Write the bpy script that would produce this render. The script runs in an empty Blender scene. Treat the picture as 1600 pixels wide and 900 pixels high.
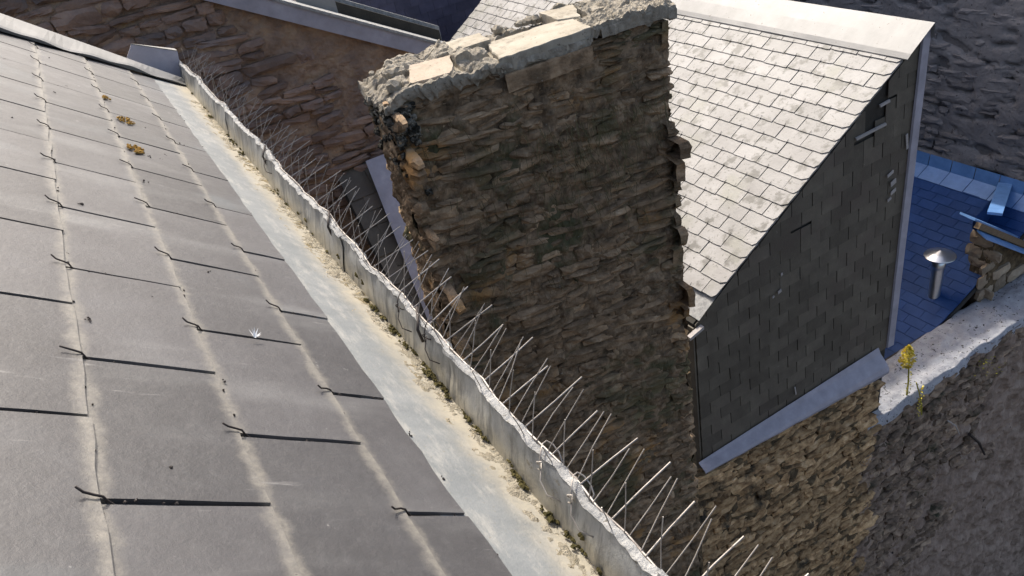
import bpy, math, random
from mathutils import Vector, Matrix, noise, Quaternion
R = math.radians
random.seed(7)
scene = bpy.context.scene
col = scene.collection

# ------------------------------------------------------------------ camera
cam_d = bpy.data.cameras.new('camera'); cam = bpy.data.objects.new('camera', cam_d); col.objects.link(cam)
cr = Vector((0.85020738, -0.49673383, -0.17436434)); cu = Vector((0.40402855, 0.40333613, 0.8210243)); cf = Vector((0.33750311, 0.76848908, -0.543614))
cam.matrix_world = Matrix(((cr.x, cu.x, -cf.x, 0), (cr.y, cu.y, -cf.y, 0), (cr.z, cu.z, -cf.z, 0), (0, 0, 0, 1)))
cam_d.sensor_width = 36.0; cam_d.lens = 36.0 * 1208.8 / 1600.0
cam_d.clip_start = 0.02; cam_d.clip_end = 600
scene.camera = cam
# ------------------------------------------------------------------ sky, sun, exposure
SUN_AZ, SUN_EL = R(8), R(50)
world = bpy.data.worlds.new('World'); scene.world = world; world.use_nodes = True
wn = world.node_tree.nodes; sky = wn.new('ShaderNodeTexSky'); sky.sky_type = 'NISHITA'; sky.sun_disc = False
sky.dust_density = 5.0; sky.ozone_density = 0.0; sky.sun_elevation = SUN_EL; sky.sun_rotation = SUN_AZ
wn['Background'].inputs[1].default_value = 0.15
world.node_tree.links.new(sky.outputs[0], wn['Background'].inputs[0])
sv = Vector((math.sin(SUN_AZ) * math.cos(SUN_EL), math.cos(SUN_AZ) * math.cos(SUN_EL), math.sin(SUN_EL)))
sd = bpy.data.lights.new('sun', 'SUN'); sd.energy = 2.75; sd.angle = R(0.5); sd.color = (1.0, 0.95, 0.87)
so = bpy.data.objects.new('sun', sd); col.objects.link(so); so.rotation_euler = (-sv).to_track_quat('-Z', 'Y').to_euler()
vs = scene.view_settings; vs.view_transform = 'Standard'; vs.look = 'None'; vs.gamma = 1; vs.use_curve_mapping = False
vs.exposure = 0.78
scene.cycles.max_bounces = 6; scene.cycles.diffuse_bounces = 3; scene.cycles.glossy_bounces = 2

# ------------------------------------------------------------------ object helpers
WM = {}
def link(o, parent=None, M=None):
    col.objects.link(o)
    if M is None: M = Matrix.Identity(4)
    if parent is not None:
        o.parent = parent
        o.matrix_basis = WM[parent.name].inverted() @ M
    else:
        o.matrix_basis = M
    WM[o.name] = M.copy()
    return o
def mesh(name, v, f, mats, smooth=False):
    me = bpy.data.meshes.new(name); me.from_pydata([tuple(p) for p in v], [], f)
    for m in (mats if isinstance(mats, (list, tuple)) else [mats]): me.materials.append(m)
    if smooth: me.polygons.foreach_set('use_smooth', [True] * len(me.polygons))
    me.update(); return me
def obj(name, v, f, m, parent=None, smooth=False, kind=None, label=None):
    o = bpy.data.objects.new(name, mesh(name, v, f, m, smooth))
    if kind: o['kind'] = kind
    if label: o['label'] = label
    return link(o, parent)
def inst(name, me, M, parent):
    return link(bpy.data.objects.new(name, me), parent, M)
def thing(name, label, cat, loc=(0, 0, 0), group=None):
    o = bpy.data.objects.new(name, None); o.empty_display_size = 0.1
    o['label'] = label; o['category'] = cat
    if group: o['group'] = group
    return link(o, None, Matrix.Translation(loc))
def tag(o, label, cat, group=None, kind=None):
    o['label'] = label; o['category'] = cat
    if group: o['group'] = group
    if kind: o['kind'] = kind
    return o
class MB:
    def __init__(s): s.v = []; s.f = []
    def add(s, v, f):
        b = len(s.v); s.v += [Vector(p) for p in v]; s.f += [tuple(i + b for i in q) for q in f]; return s
    def box(s, c, hx, hy, hz):
        c = Vector(c); hx, hy, hz = Vector(hx), Vector(hy), Vector(hz)
        P = [c + hx * i + hy * j + hz * k for k in (-1, 1) for j in (-1, 1) for i in (-1, 1)]
        return s.add(P, [(0, 2, 3, 1), (4, 5, 7, 6), (0, 1, 5, 4), (2, 6, 7, 3), (0, 4, 6, 2), (1, 3, 7, 5)])
    def aabox(s, a, b):
        a = Vector(a); b = Vector(b); c = (a + b) / 2; h = (b - a) / 2
        return s.box(c, (h.x, 0, 0), (0, h.y, 0), (0, 0, h.z))
    def tube(s, pts, r, n=5, r1=None):
        pts = [Vector(p) for p in pts]; ring = []; up = None
        for i, p in enumerate(pts):
            t = (pts[min(i + 1, len(pts) - 1)] - pts[max(i - 1, 0)]).normalized()
            if up is None or abs(up.dot(t)) > .95: up = Vector((0, 0, 1)) if abs(t.z) < .9 else Vector((1, 0, 0))
            a = t.cross(up).normalized(); b = a.cross(t); up = b
            rr = r if r1 is None else r + (r1 - r) * i / (len(pts) - 1)
            ring.append([p + (a * math.cos(2 * math.pi * k / n) + b * math.sin(2 * math.pi * k / n)) * rr for k in range(n)])
        v = [q for rg in ring for q in rg]; f = []
        for i in range(len(pts) - 1):
            for k in range(n): f.append((i * n + k, i * n + (k + 1) % n, (i + 1) * n + (k + 1) % n, (i + 1) * n + k))
        f.append(tuple(range(n - 1, -1, -1))); f.append(tuple((len(pts) - 1) * n + k for k in range(n)))
        return s.add(v, f)
    def prism(s, poly, z0, z1, M=None):
        n = len(poly); v = [Vector((x, y, z0)) for x, y in poly] + [Vector((x, y, z1)) for x, y in poly]
        if M: v = [M @ p for p in v]
        f = [tuple(range(n - 1, -1, -1)), tuple(range(n, 2 * n))] + [(i, (i + 1) % n, n + (i + 1) % n, n + i) for i in range(n)]
        return s.add(v, f)
    def grid(s, fn, nu, nv):
        v = [fn(i / nu, j / nv) for j in range(nv + 1) for i in range(nu + 1)]
        f = [(j * (nu + 1) + i, j * (nu + 1) + i + 1, (j + 1) * (nu + 1) + i + 1, (j + 1) * (nu + 1) + i) for j in range(nv) for i in range(nu)]
        return s.add(v, f)
    def build(s, name, m, parent=None, **k): return obj(name, s.v, s.f, m, parent, **k)
def frame(o, u, v, n):
    u, v, n, o = Vector(u), Vector(v), Vector(n), Vector(o)
    return Matrix(((u.x, v.x, n.x, o.x), (u.y, v.y, n.y, o.y), (u.z, v.z, n.z, o.z), (0, 0, 0, 1)))
def fbm(p, o=4): return noise.fractal(Vector(p), 1.0, 2.0, o)
rnd = random.uniform

# ------------------------------------------------------------------ materials
class NT:
    def __init__(s, name):
        s.m = bpy.data.materials.new(name); s.m.use_nodes = True; s.t = s.m.node_tree; s.b = s.t.nodes['Principled BSDF']
        s.geo = s.t.nodes.new('ShaderNodeNewGeometry'); s.pos = s.geo.outputs['Position']
    def n(s, k, **kw):
        x = s.t.nodes.new(k)
        for a, b in kw.items(): setattr(x, a, b)
        return x
    def put(s, x, i, val):
        if hasattr(val, 'is_linked') or hasattr(val, 'links'): s.t.links.new(val, x.inputs[i])
        else: x.inputs[i].default_value = val
    def math(s, op, a, b=0.0, c=0.0, clamp=False):
        x = s.n('ShaderNodeMath', operation=op, use_clamp=clamp)
        s.put(x, 0, a); s.put(x, 1, b); s.put(x, 2, c); return x.outputs[0]
    def dot(s, vec):
        x = s.n('ShaderNodeVectorMath', operation='DOT_PRODUCT'); s.put(x, 0, s.pos); x.inputs[1].default_value = vec; return x.outputs['Value']
    def vec(s, stretch=(1, 1, 1), rot=(0, 0, 0), off=(0, 0, 0)):
        x = s.n('ShaderNodeMapping'); x.inputs['Scale'].default_value = stretch; x.inputs['Rotation'].default_value = rot; x.inputs['Location'].default_value = off
        s.t.links.new(s.pos, x.inputs[0]); return x.outputs[0]
    def noise(s, scale, detail=6, rough=.6, vec=None, dist=0):
        x = s.n('ShaderNodeTexNoise'); x.inputs['Scale'].default_value = scale; x.inputs['Detail'].default_value = detail
        x.inputs['Roughness'].default_value = rough; x.inputs['Distortion'].default_value = dist
        s.t.links.new(vec or s.pos, x.inputs['Vector']); return x.outputs[0]
    def vor(s, scale, vec=None, feat='F1'):
        x = s.n('ShaderNodeTexVoronoi', feature=feat); x.inputs['Scale'].default_value = scale; s.t.links.new(vec or s.pos, x.inputs['Vector']); return x.outputs['Distance']
    def ramp(s, fac, stops):
        x = s.n('ShaderNodeValToRGB'); e = x.color_ramp.elements
        while len(e) < len(stops): e.new(.5)
        for el, (p, c) in zip(e, stops): el.position = p; el.color = (*c, 1) if len(c) == 3 else c
        s.put(x, 0, fac); return x.outputs[0]
    def step(s, x, a, b):
        m = s.n('ShaderNodeMapRange', interpolation_type='SMOOTHSTEP'); s.put(m, 0, x); m.inputs[1].default_value = a; m.inputs[2].default_value = b; return m.outputs[0]
    def mix(s, f, a, b, mode='MIX'):
        x = s.n('ShaderNodeMix', data_type='RGBA', blend_type=mode); s.put(x, 0, f)
        s.put(x, 6, a if not isinstance(a, tuple) else (*a, 1)); s.put(x, 7, b if not isinstance(b, tuple) else (*b, 1)); return x.outputs[2]
    def rand(s):
        oi = s.n('ShaderNodeObjectInfo'); a = s.math('ADD', oi.outputs['Random'], s.geo.outputs['Random Per Island']); return s.math('FRACT', a)
    def vary(s, colr, amt):
        r = s.rand(); v = s.math('MULTIPLY_ADD', r, 2 * amt, 1 - amt)
        x = s.n('ShaderNodeHueSaturation'); s.put(x, 'Value', v); s.put(x, 'Color', colr); return x.outputs[0]
    def bump(s, h, strength, dist=.01):
        x = s.n('ShaderNodeBump'); x.inputs['Strength'].default_value = strength; x.inputs['Distance'].default_value = dist; s.put(x, 'Height', h)
        s.t.links.new(x.outputs[0], s.b.inputs['Normal'])
    def done(s, colr, rough=.8, spec=.3, metal=0.0):
        s.put(s.b, 'Base Color', colr if not isinstance(colr, tuple) else (*colr, 1)); s.put(s.b, 'Roughness', rough)
        s.b.inputs['Specular IOR Level'].default_value = spec; s.b.inputs['Metallic'].default_value = metal
        return s.m
def simple(name, stops, scale=6, stretch=(1, 1, 1), rough=.8, spec=.3, bump=.4, bscale=60, bdist=.006, var=.15, blotch=None, fleck=None, metal=0, detail=6):
    t = NT(name); v = t.vec(stretch)
    c = t.ramp(t.noise(scale, detail, .65, v), stops)
    for b in (blotch or []):
        bc, bs, lo, hi = b[:4]
        c = t.mix(t.step(t.noise(bs, 5, .6, t.vec((1, 1, 1), off=(bs, 3, 7))), lo, hi), c, bc)
    if fleck:
        fc, fs, lo, hi = fleck
        c = t.mix(t.step(t.noise(fs, 3, .7), lo, hi), c, fc)
    if var: c = t.vary(c, var)
    if bump: t.bump(t.noise(bscale, 5, .7), bump, bdist)
    return t.done(c, rough, spec, metal)

PIT = R(39.68)
RN = Vector((math.sin(PIT), 0, math.cos(PIT))); RS = Vector((math.cos(PIT), 0, -math.sin(PIT)))
EXP = .157; S0 = .1755
def near_slate_mat():
    t = NT('near_slate')
    c = t.ramp(t.noise(5, 8, .65), [(.3, (.056, .053, .053)), (.55, (.078, .075, .075)), (.75, (.098, .097, .099))])
    c = t.mix(t.step(t.noise(3.2, 4, .5, t.vec((1, 3, 1))), .5, .75), c, (.125, .123, .12))
    c = t.mix(t.step(t.noise(1.9, 5, .6, t.vec((1, 1.6, 1), off=(3, 1, 4))), .52, .7), c, (.108, .118, .122))
    c = t.vary(c, .28)
    c = t.mix(t.step(t.noise(24, 4, .65, t.vec((1, 1, 1), off=(1, 8, 3))), .70, .76), c, (.40, .39, .37))
    s = t.dot(RS)
    k = t.math('FRACT', t.math('DIVIDE', t.math('SUBTRACT', s, S0 - 20 * EXP), EXP))
    d = t.math('MULTIPLY', t.math('MINIMUM', k, t.math('SUBTRACT', 1.0, k)), EXP)
    wob = t.math('MULTIPLY_ADD', t.noise(22, 6, .7), .036, -.018)
    d = t.math('ADD', d, wob)
    band = t.step(d, .017, .000)
    band = t.math('MULTIPLY', band, t.math('MULTIPLY_ADD', t.noise(140, 3, .6), 1.1, .12), clamp=True)
    c = t.mix(band, c, (.24, .222, .185))
    # fine pale flecks and streaks of lime running down the slope
    c = t.mix(t.math('MULTIPLY', t.step(t.noise(120, 6, .75), .66, .76), .55), c, (.36, .35, .33))
    c = t.mix(t.math('MULTIPLY', t.step(t.noise(9, 5, .7, t.vec((1, 7, 1))), .62, .75), .45), c, (.30, .29, .275))
    c = t.mix(t.step(t.noise(190, 3, .6, t.vec((1, 1, 1), off=(5, 2, 9))), .70, .76), c, (.05, .045, .04))
    c = t.mix(t.math('MULTIPLY', t.step(t.noise(48, 8, .8), .46, .72), .35), c, (.125, .122, .118))
    c = t.mix(t.math('MULTIPLY', t.step(t.noise(70, 8, .8, t.vec((1, 1, 1), off=(9, 9, 2))), .52, .74), .4), c, (.055, .050, .047))
    t.bump(t.noise(60, 8, .75), .28, .005)
    return t.done(c, t.math('MULTIPLY_ADD', t.noise(22, 6, .7), .28, .32), .55)
def zinc_apron_mat():
    t = NT('dusty_zinc')
    c = t.ramp(t.noise(7, 7, .6, t.vec((1, 2.5, 1))), [(.3, (.165, .176, .176)), (.55, (.205, .216, .213)), (.75, (.25, .256, .248))])
    s = t.math('ADD', t.dot(RS), t.math('MULTIPLY_ADD', t.noise(16, 6, .65), .10, -.05))
    d = t.step(s, .635, .712)
    d = t.math('MULTIPLY', d, t.math('MULTIPLY_ADD', t.noise(120, 3, .6), .5, .7), clamp=True)
    c = t.mix(d, c, (.43, .39, .305))
    c = t.mix(t.math('MULTIPLY', t.step(t.noise(34, 7, .75, t.vec((1, .35, 1), rot=(0, 0, .5))), .46, .70), .7), c, (.36, .35, .315))
    c = t.mix(t.step(t.noise(130, 5, .7), .63, .72), c, (.20, .17, .115))
    t.bump(t.noise(150, 4, .7), .3, .004)
    return t.done(c, .6, .4)
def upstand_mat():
    t = NT('weathered_shadow_streaked_zinc')
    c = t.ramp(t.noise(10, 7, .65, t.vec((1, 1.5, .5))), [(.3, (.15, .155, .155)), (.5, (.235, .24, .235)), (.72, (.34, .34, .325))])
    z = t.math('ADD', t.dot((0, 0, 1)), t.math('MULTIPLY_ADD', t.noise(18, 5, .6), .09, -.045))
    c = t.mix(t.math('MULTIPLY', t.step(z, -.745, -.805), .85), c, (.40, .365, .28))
    c = t.mix(t.step(t.noise(26, 6, .7, t.vec((1, 1, .25))), .60, .72), c, (.12, .125, .125))  # dark upright streaks paint the spike shadows into the colour
    c = t.mix(t.math('MULTIPLY', t.step(t.noise(30, 5, .7, t.vec((.6, 1.4, .18), off=(2, 5, 1))), .47, .66), .75), c, (.085, .088, .088))  # second, darker layer of painted shadow streaks
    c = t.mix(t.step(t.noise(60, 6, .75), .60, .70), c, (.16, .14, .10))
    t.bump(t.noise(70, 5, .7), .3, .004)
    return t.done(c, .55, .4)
M_ = {}
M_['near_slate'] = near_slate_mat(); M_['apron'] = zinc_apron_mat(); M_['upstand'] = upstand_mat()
M_['flange'] = simple('lime_crusted_zinc', [(.3, (.21, .213, .21)), (.5, (.31, .31, .298)), (.7, (.41, .405, .385))], 30, bump=.7, bscale=140, var=.05, rough=.7, blotch=[((.23, .23, .225), 22, .52, .66)], fleck=((.15, .14, .12), 75, .60, .69))
M_['zinc'] = simple('grey_zinc', [(.3, (.185, .182, .172)), (.6, (.23, .226, .215)), (.75, (.28, .274, .262))], 6, stretch=(1, 1, 1), rough=.5, spec=.45, bump=.12, bscale=30, var=.05, fleck=((.09, .065, .055), 24, .655, .70))
M_['zinc_shade'] = simple('shade_tinted_lead', [(.3, (.27, .26, .29)), (.6, (.36, .345, .39)), (.75, (.44, .42, .46))], 7, rough=.55, spec=.4, bump=.3, bscale=25, var=.06)  # shaded twin of the grey zinc, bluish shade tint in its colour
M_['wire'] = simple('dark_hook_wire', [(.3, (.025, .02, .018)), (.7, (.05, .04, .035))], 40, rough=.6, var=.1, bump=0)
M_['spike'] = simple('steel_spike', [(.3, (.24, .21, .18)), (.7, (.40, .37, .33))], 40, rough=.4, spec=.5, var=.15, bump=0, metal=.25)
M_['dust'] = simple('lime_sand', [(.3, (.36, .32, .245)), (.55, (.43, .39, .305)), (.75, (.49, .455, .37))], 45, rough=.95, spec=.1, bump=1, bscale=160, bdist=.01, var=.0, blotch=[((.33, .27, .16), 26, .52, .68)], fleck=((.13, .10, .055), 85, .62, .70))
M_['moss'] = simple('dry_moss', [(.3, (.05, .045, .02)), (.6, (.13, .11, .045)), (.75, (.22, .18, .08))], 60, rough=.95, spec=.1, bump=.8, bscale=200, var=.3)
M_['lichen'] = simple('orange_lichen', [(.3, (.22, .12, .03)), (.6, (.38, .23, .06)), (.75, (.42, .32, .14))], 70, rough=.95, spec=.1, bump=1, bscale=200, var=.1)
M_['white'] = simple('white_down', [(.3, (.7, .7, .68)), (.7, (.8, .8, .78))], 50, rough=.9, var=0, bump=0)
CH = [(.32, (.115, .084, .053)), (.46, (.26, .182, .112)), (.56, (.37, .26, .16)), (.70, (.52, .385, .25))]
M_['schist'] = simple('mossy_schist', CH, 9, stretch=(1, 1, 1.6), rough=.9, spec=.2, bump=1, bscale=55, bdist=.016, var=.27,
    blotch=[((.44, .25, .10), 2.35, .53, .66), ((.15, .128, .070), 1.7, .50, .64)], fleck=((.34, .295, .225), 60, .63, .71))
M_['schist_core'] = simple('schist_mortar', [(.32, (.07, .053, .036)), (.48, (.21, .152, .098)), (.66, (.38, .28, .18))], 14, rough=.95, spec=.1, bump=1, bscale=60, bdist=.012, var=0,
    blotch=[((.10, .098, .055), 3.0, .5, .65)], fleck=((.32, .29, .23), 70, .65, .72))
M_['ochre'] = simple('ochre_schist', [(.30, (.11, .068, .036)), (.44, (.31, .195, .10)), (.56, (.50, .33, .17)), (.70, (.66, .48, .29))], 10, stretch=(1, 1, 1.8), rough=.9, spec=.2, bump=1, bscale=50, bdist=.012, var=.32,
    blotch=[((.05, .042, .03), 3.5, .55, .7)])
M_['ochre_core'] = simple('ochre_mortar', [(.3, (.06, .045, .03)), (.55, (.15, .11, .066)), (.75, (.27, .20, .12))], 14, rough=.95, spec=.1, bump=1, bscale=60, bdist=.012, var=0)
M_['dark_stone'] = simple('dark_wall_stone', [(.30, (.085, .062, .046)), (.48, (.22, .16, .115)), (.66, (.38, .28, .195))], 9, rough=.9, spec=.2, bump=1, bscale=50, bdist=.012, var=.35,
    blotch=[((.05, .05, .03), 3, .56, .7)])
M_['dark_core'] = simple('dark_wall_mortar', [(.3, (.035, .030, .028)), (.55, (.08, .068, .062)), (.75, (.13, .11, .10))], 6, rough=.95, spec=.1, bump=1, bscale=40, bdist=.012, var=0, fleck=((.02, .018, .016), 12, .64, .7))
M_['red_stone'] = simple('red_brown_stone', [(.28, (.14, .095, .075)), (.5, (.235, .165, .13)), (.7, (.34, .24, .18))], 5, rough=.85, spec=.25, bump=.8, bscale=35, bdist=.012, var=.25, blotch=[((.17, .135, .12), 2.4, .52, .7)])
M_['red_mortar'] = simple('earth_mortar', [(.3, (.21, .145, .105)), (.5, (.31, .22, .16)), (.7, (.41, .305, .21))], 7, rough=.95, spec=.1, bump=1, bscale=30, bdist=.015, var=0,
    blotch=[((.30, .21, .11), 5, .62, .74), ((.19, .14, .115), 1.7, .5, .66)])
M_['cap_mortar'] = simple('cap_mortar', [(.3, (.20, .175, .135)), (.5, (.33, .295, .235)), (.7, (.43, .39, .32))], 20, rough=.95, spec=.1, bump=1, bscale=70, bdist=.012, var=.05, fleck=((.10, .085, .06), 45, .64, .7))
M_['cap_slab'] = simple('cap_slab', [(.3, (.30, .265, .205)), (.5, (.38, .342, .272)), (.75, (.44, .40, .33))], 8, rough=.9, spec=.15, bump=.5, bscale=80, var=.08, fleck=((.14, .12, .09), 55, .62, .70), blotch=[((.27, .24, .19), 13, .52, .66)])
M_['cap_tile'] = simple('cap_tile', [(.3, (.36, .295, .225)), (.7, (.47, .39, .31))], 12, rough=.9, spec=.15, bump=.6, bscale=90, var=.04, fleck=((.16, .12, .09), 50, .64, .70), blotch=[((.34, .30, .23), 16, .52, .64)])
M_['black_lichen'] = simple('lichen_rubble', [(.35, (.02, .02, .017)), (.5, (.05, .048, .04)), (.62, (.30, .28, .23)), (.75, (.48, .45, .38))], 26, rough=.95, spec=.1, bump=1, bscale=60, bdist=.015, var=.25)
M_['pale_slate'] = simple('pale_weathered_slate', [(.3, (.185, .176, .165)), (.5, (.235, .226, .213)), (.72, (.285, .276, .264))], 3.5, rough=.55, spec=.4, bump=.3, bscale=45, var=.13,
    blotch=[((.095, .09, .078), 7.5, .525, .64), ((.20, .195, .165), 2.1, .54, .70)], fleck=((.10, .094, .082), 30, .60, .69))
M_['clad_slate'] = simple('dark_clad_slate', [(.3, (.082, .070, .054)), (.55, (.115, .100, .076)), (.75, (.15, .130, .10))], 5, rough=.6, spec=.3, bump=.4, bscale=50, var=.22, fleck=((.20, .18, .15), 20, .70, .76), blotch=[((.10, .082, .065), 2, .5, .7)])
M_['clad_deck'] = simple('dark_boarding', [(.3, (.03, .027, .022)), (.7, (.05, .045, .036))], 9, var=0)
M_['batten'] = simple('pale_batten', [(.3, (.30, .27, .25)), (.7, (.44, .41, .38))], 12, stretch=(1, 6, 6), var=.05)
M_['sky_tinted_slate'] = simple('sky_tinted_slate', [(.3, (.012, .046, .155)), (.55, (.018, .060, .19)), (.75, (.028, .078, .23))], 6, rough=.5, spec=.15, bump=.3, bscale=60, var=.12, fleck=((.05, .09, .22), 60, .68, .74))  # blue sky reflection in the shade is mixed into the slate colour
M_['sky_tinted_zinc'] = simple('sky_tinted_zinc', [(.3, (.10, .22, .46)), (.7, (.15, .30, .58))], 9, rough=.45, spec=.5, bump=.2, var=.05)  # skylit blue of the shade painted into the zinc
M_['violet_slate'] = simple('violet_slate', [(.3, (.085, .08, .12)), (.55, (.11, .104, .15)), (.75, (.14, .13, .18))], 6, rough=.5, spec=.4, bump=.3, bscale=60, var=.15)
M_['tall'] = simple('grey_rubble', [(.3, (.165, .152, .152)), (.5, (.21, .194, .19)), (.7, (.26, .242, .235))], 2.5, rough=.95, spec=.1, bump=1, bscale=14, bdist=.03, var=.22, fleck=((.07, .06, .058), 16, .62, .70))
M_['steel'] = simple('polished_steel', [(.3, (.5, .52, .55)), (.7, (.62, .64, .66))], 12, rough=.28, spec=.5, bump=0, var=0, metal=.9)
M_['wood'] = simple('weathered_wood', [(.3, (.13, .09, .055)), (.7, (.24, .17, .10))], 14, stretch=(1, 5, 5), var=.05)
M_['yellow'] = simple('yellow_flower', [(.3, (.66, .52, .05)), (.7, (.82, .70, .14))], 60, rough=.8, var=.2, bump=0)
M_['stem'] = simple('yellow_green_stem', [(.3, (.28, .25, .03)), (.7, (.42, .38, .06))], 40, rough=.8, var=.1, bump=0)
M_['grass'] = simple('dry_grass', [(.3, (.05, .05, .02)), (.6, (.11, .095, .045)), (.8, (.2, .17, .09))], 30, rough=.9, var=.4, bump=0)
M_['grout'] = simple('under_roof', [(.3, (.03, .028, .026)), (.7, (.05, .045, .04))], 9, var=0)
M_['ground'] = simple('courtyard_ground', [(.3, (.06, .055, .055)), (.6, (.10, .09, .09)), (.8, (.13, .12, .12))], 1.3, rough=.9, bump=.6, bscale=30, var=0)
M_['plaster'] = simple('grey_plaster', [(.3, (.17, .125, .095)), (.5, (.28, .21, .165)), (.7, (.38, .30, .24))], 5, rough=.95, spec=.1, bump=1, bscale=26, bdist=.015, var=0, fleck=((.03, .026, .026), 7, .66, .72))

# ------------------------------------------------------------------ shared pieces
def stone_mesh(name, m, seed):
    r = random.Random(seed); nu, nv = 4, 3; v = []; f = []
    cut = [r.uniform(0, .16) for _ in range(4)]
    for j in range(nv + 1):
        for i in range(nu + 1):
            u = i / nu - .5; w = j / nv - .5
            e = max(abs(u) * 2, abs(w) * 2)
            if i in (0, nu) and j in (0, nv):
                q = (0 if i == 0 else 1) + (0 if j == 0 else 2); u *= 1 - cut[q]; w *= 1 - cut[q] * 1.4
            z = .5 - (.26 if e > .99 else 0) + r.uniform(-.22, .14)
            v.append((u + r.uniform(-.05, .05), w + r.uniform(-.07, .07), z))
    W = nu + 1
    f += [(j * W + i, j * W + i + 1, (j + 1) * W + i + 1, (j + 1) * W + i) for j in range(nv) for i in range(nu)]
    rim = list(range(W)) + [j * W + nu for j in range(1, nv + 1)] + [nv * W + i for i in range(nu - 1, -1, -1)] + [j * W for j in range(nv - 1, 0, -1)]
    b = len(v); v += [(v[k][0] * .94, v[k][1] * .94, -.5) for k in rim]; n = len(rim)
    f += [(rim[k], b + k, b + (k + 1) % n, rim[(k + 1) % n]) for k in range(n)]
    return mesh(name, v, f, m)
def stone_set(m, k=10, seed=0): return [stone_mesh('stone', m, seed + i) for i in range(k)]
def layout(W, H, h0, h1, l0, l1, rng, gap=.008):
    out = []; y = 0
    while y < H:
        h = rng.uniform(h0, h1); x = -rng.uniform(0, l0)
        while x < W:
            l = rng.uniform(l0, l1) * (1.3 if rng.random() < .15 else 1); hh = h * rng.uniform(.75, 1.12)
            out.append((x + l / 2, y + h / 2 + rng.uniform(-.12, .12) * h, l - gap, hh - gap)); x += l
        y += h
    return out
def place_stones(parent, O, U, V, N, cells, meshes, rng, depth=.06, limit=300, tilt=.06, stuff_mat=None, name='stone', proud=.5, keep=None):
    O, U, V, N = Vector(O), Vector(U), Vector(V), Vector(N); rest = MB(); k = 0
    for (x, y, l, h) in cells:
        if keep and not keep(x, y): continue
        a = rng.gauss(0, tilt); u = U * math.cos(a) + V * math.sin(a); w = V * math.cos(a) - U * math.sin(a)
        d = depth * rng.uniform(.6, 1.5)
        M = frame(O + U * x + V * y + N * (d * (proud - .5) + rng.uniform(-.012, .012)), u * l, w * h, N * d)
        me = rng.choice(meshes)
        if k < limit: inst(name, me, M, parent)
        else: rest.add([M @ vv.co for vv in me.vertices], [tuple(p.vertices) for p in me.polygons])
        k += 1
    if rest.v: rest.build('far_' + name + 's', meshes[0].materials[0], parent, kind='stuff')
    return k
def rough_sheet(name, parent, O, U, V, N, W, H, nu, nv, amp, sc, m, keep=None, smooth=True):
    O, U, V, N = Vector(O), Vector(U), Vector(V), Vector(N)
    def fn(a, b):
        p = O + U * (a * W) + V * (b * H); return p + N * (amp * fbm(p * sc, 5))
    return MB().grid(fn, nu, nv).build(name, m, parent, smooth=smooth)
def slate_mesh(name, w, l, th, m, seed, corner=0):
    r = random.Random(seed); n = 6                       # local: x width, y down the slope (0 head .. l tail), z outward
    low = [(-w / 2 + w * i / n, l + r.uniform(-.0022, .0022)) for i in range(n + 1)]
    if r.random() < .25: low[r.choice((0, n))] = (low[0][0] if 0 else low[0][0], l - .006)
    low[0] = (-w / 2, low[0][1]); low[n] = (w / 2, low[n][1])
    if corner: low[n - 1] = (w / 2 - corner, l); low[n] = (w / 2, l - corner * .7)
    lft = [(-w / 2 + r.uniform(-.0004, .0016), l * k / 7) for k in range(1, 7)]; rgt = [(w / 2 - r.uniform(-.0004, .0016), l * k / 7) for k in range(6, 0, -1)]
    poly = [(w / 2, 0), (-w / 2, 0)] + lft + low + rgt
    b = MB().prism(poly, 0, th); return mesh(name, b.v, b.f, m)

# ================================================================== THE NEAR ROOF
near = thing('slate_roof', 'dusty grey slate roof sloping down to the gutter in the foreground', 'roof', (-.9, 1.4, -.2))
K = -.45 - .0165                                        # height of the slate bed along the roof normal
def rp(s, y, n=0.0): return RS * s + RN * (K + n) + Vector((0, y, 0))
Y0, Y1 = -1.35, 3.22
MB().add([rp(-1.25, Y0, -.004), rp(.60, Y0, -.004), rp(.60, Y1 + .1, -.004), rp(-1.25, Y1 + .1, -.004), rp(-1.25, Y0, -.06), rp(.6, Y0, -.06), rp(.6, Y1 + .1, -.06), rp(-1.25, Y1 + .1, -.06)],
    [(0, 1, 2, 3), (7, 6, 5, 4), (0, 4, 5, 1), (1, 5, 6, 2), (2, 6, 7, 3), (3, 7, 4, 0)]).build('roof_deck', M_['grout'], near)
SW, SL, TH = .2655, .355, .005
sm = [slate_mesh('slate', SW, SL, TH, M_['near_slate'], i) for i in range(5)]
sms = [slate_mesh('slate', SW, SL - .065, TH, M_['near_slate'], 20 + i) for i in range(3)]
def hook_mesh(seed):
    r = random.Random(seed); a = r.uniform(-.004, .007); h = r.uniform(.0095, .014)
    b = MB(); b.tube([(0, .10, -.0085), (0, .014, -.0030), (0, .006, .002), (0.0005, .001, .0066), (.001, -.006, .0082), (a * .6, -.015, .0088), (a, -.0225, h)], .0012, 6)
    return mesh('hook', b.v, b.f, M_['wire'], True)
hooks = [hook_mesh(i) for i in range(5)]
rng = random.Random(3)
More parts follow.
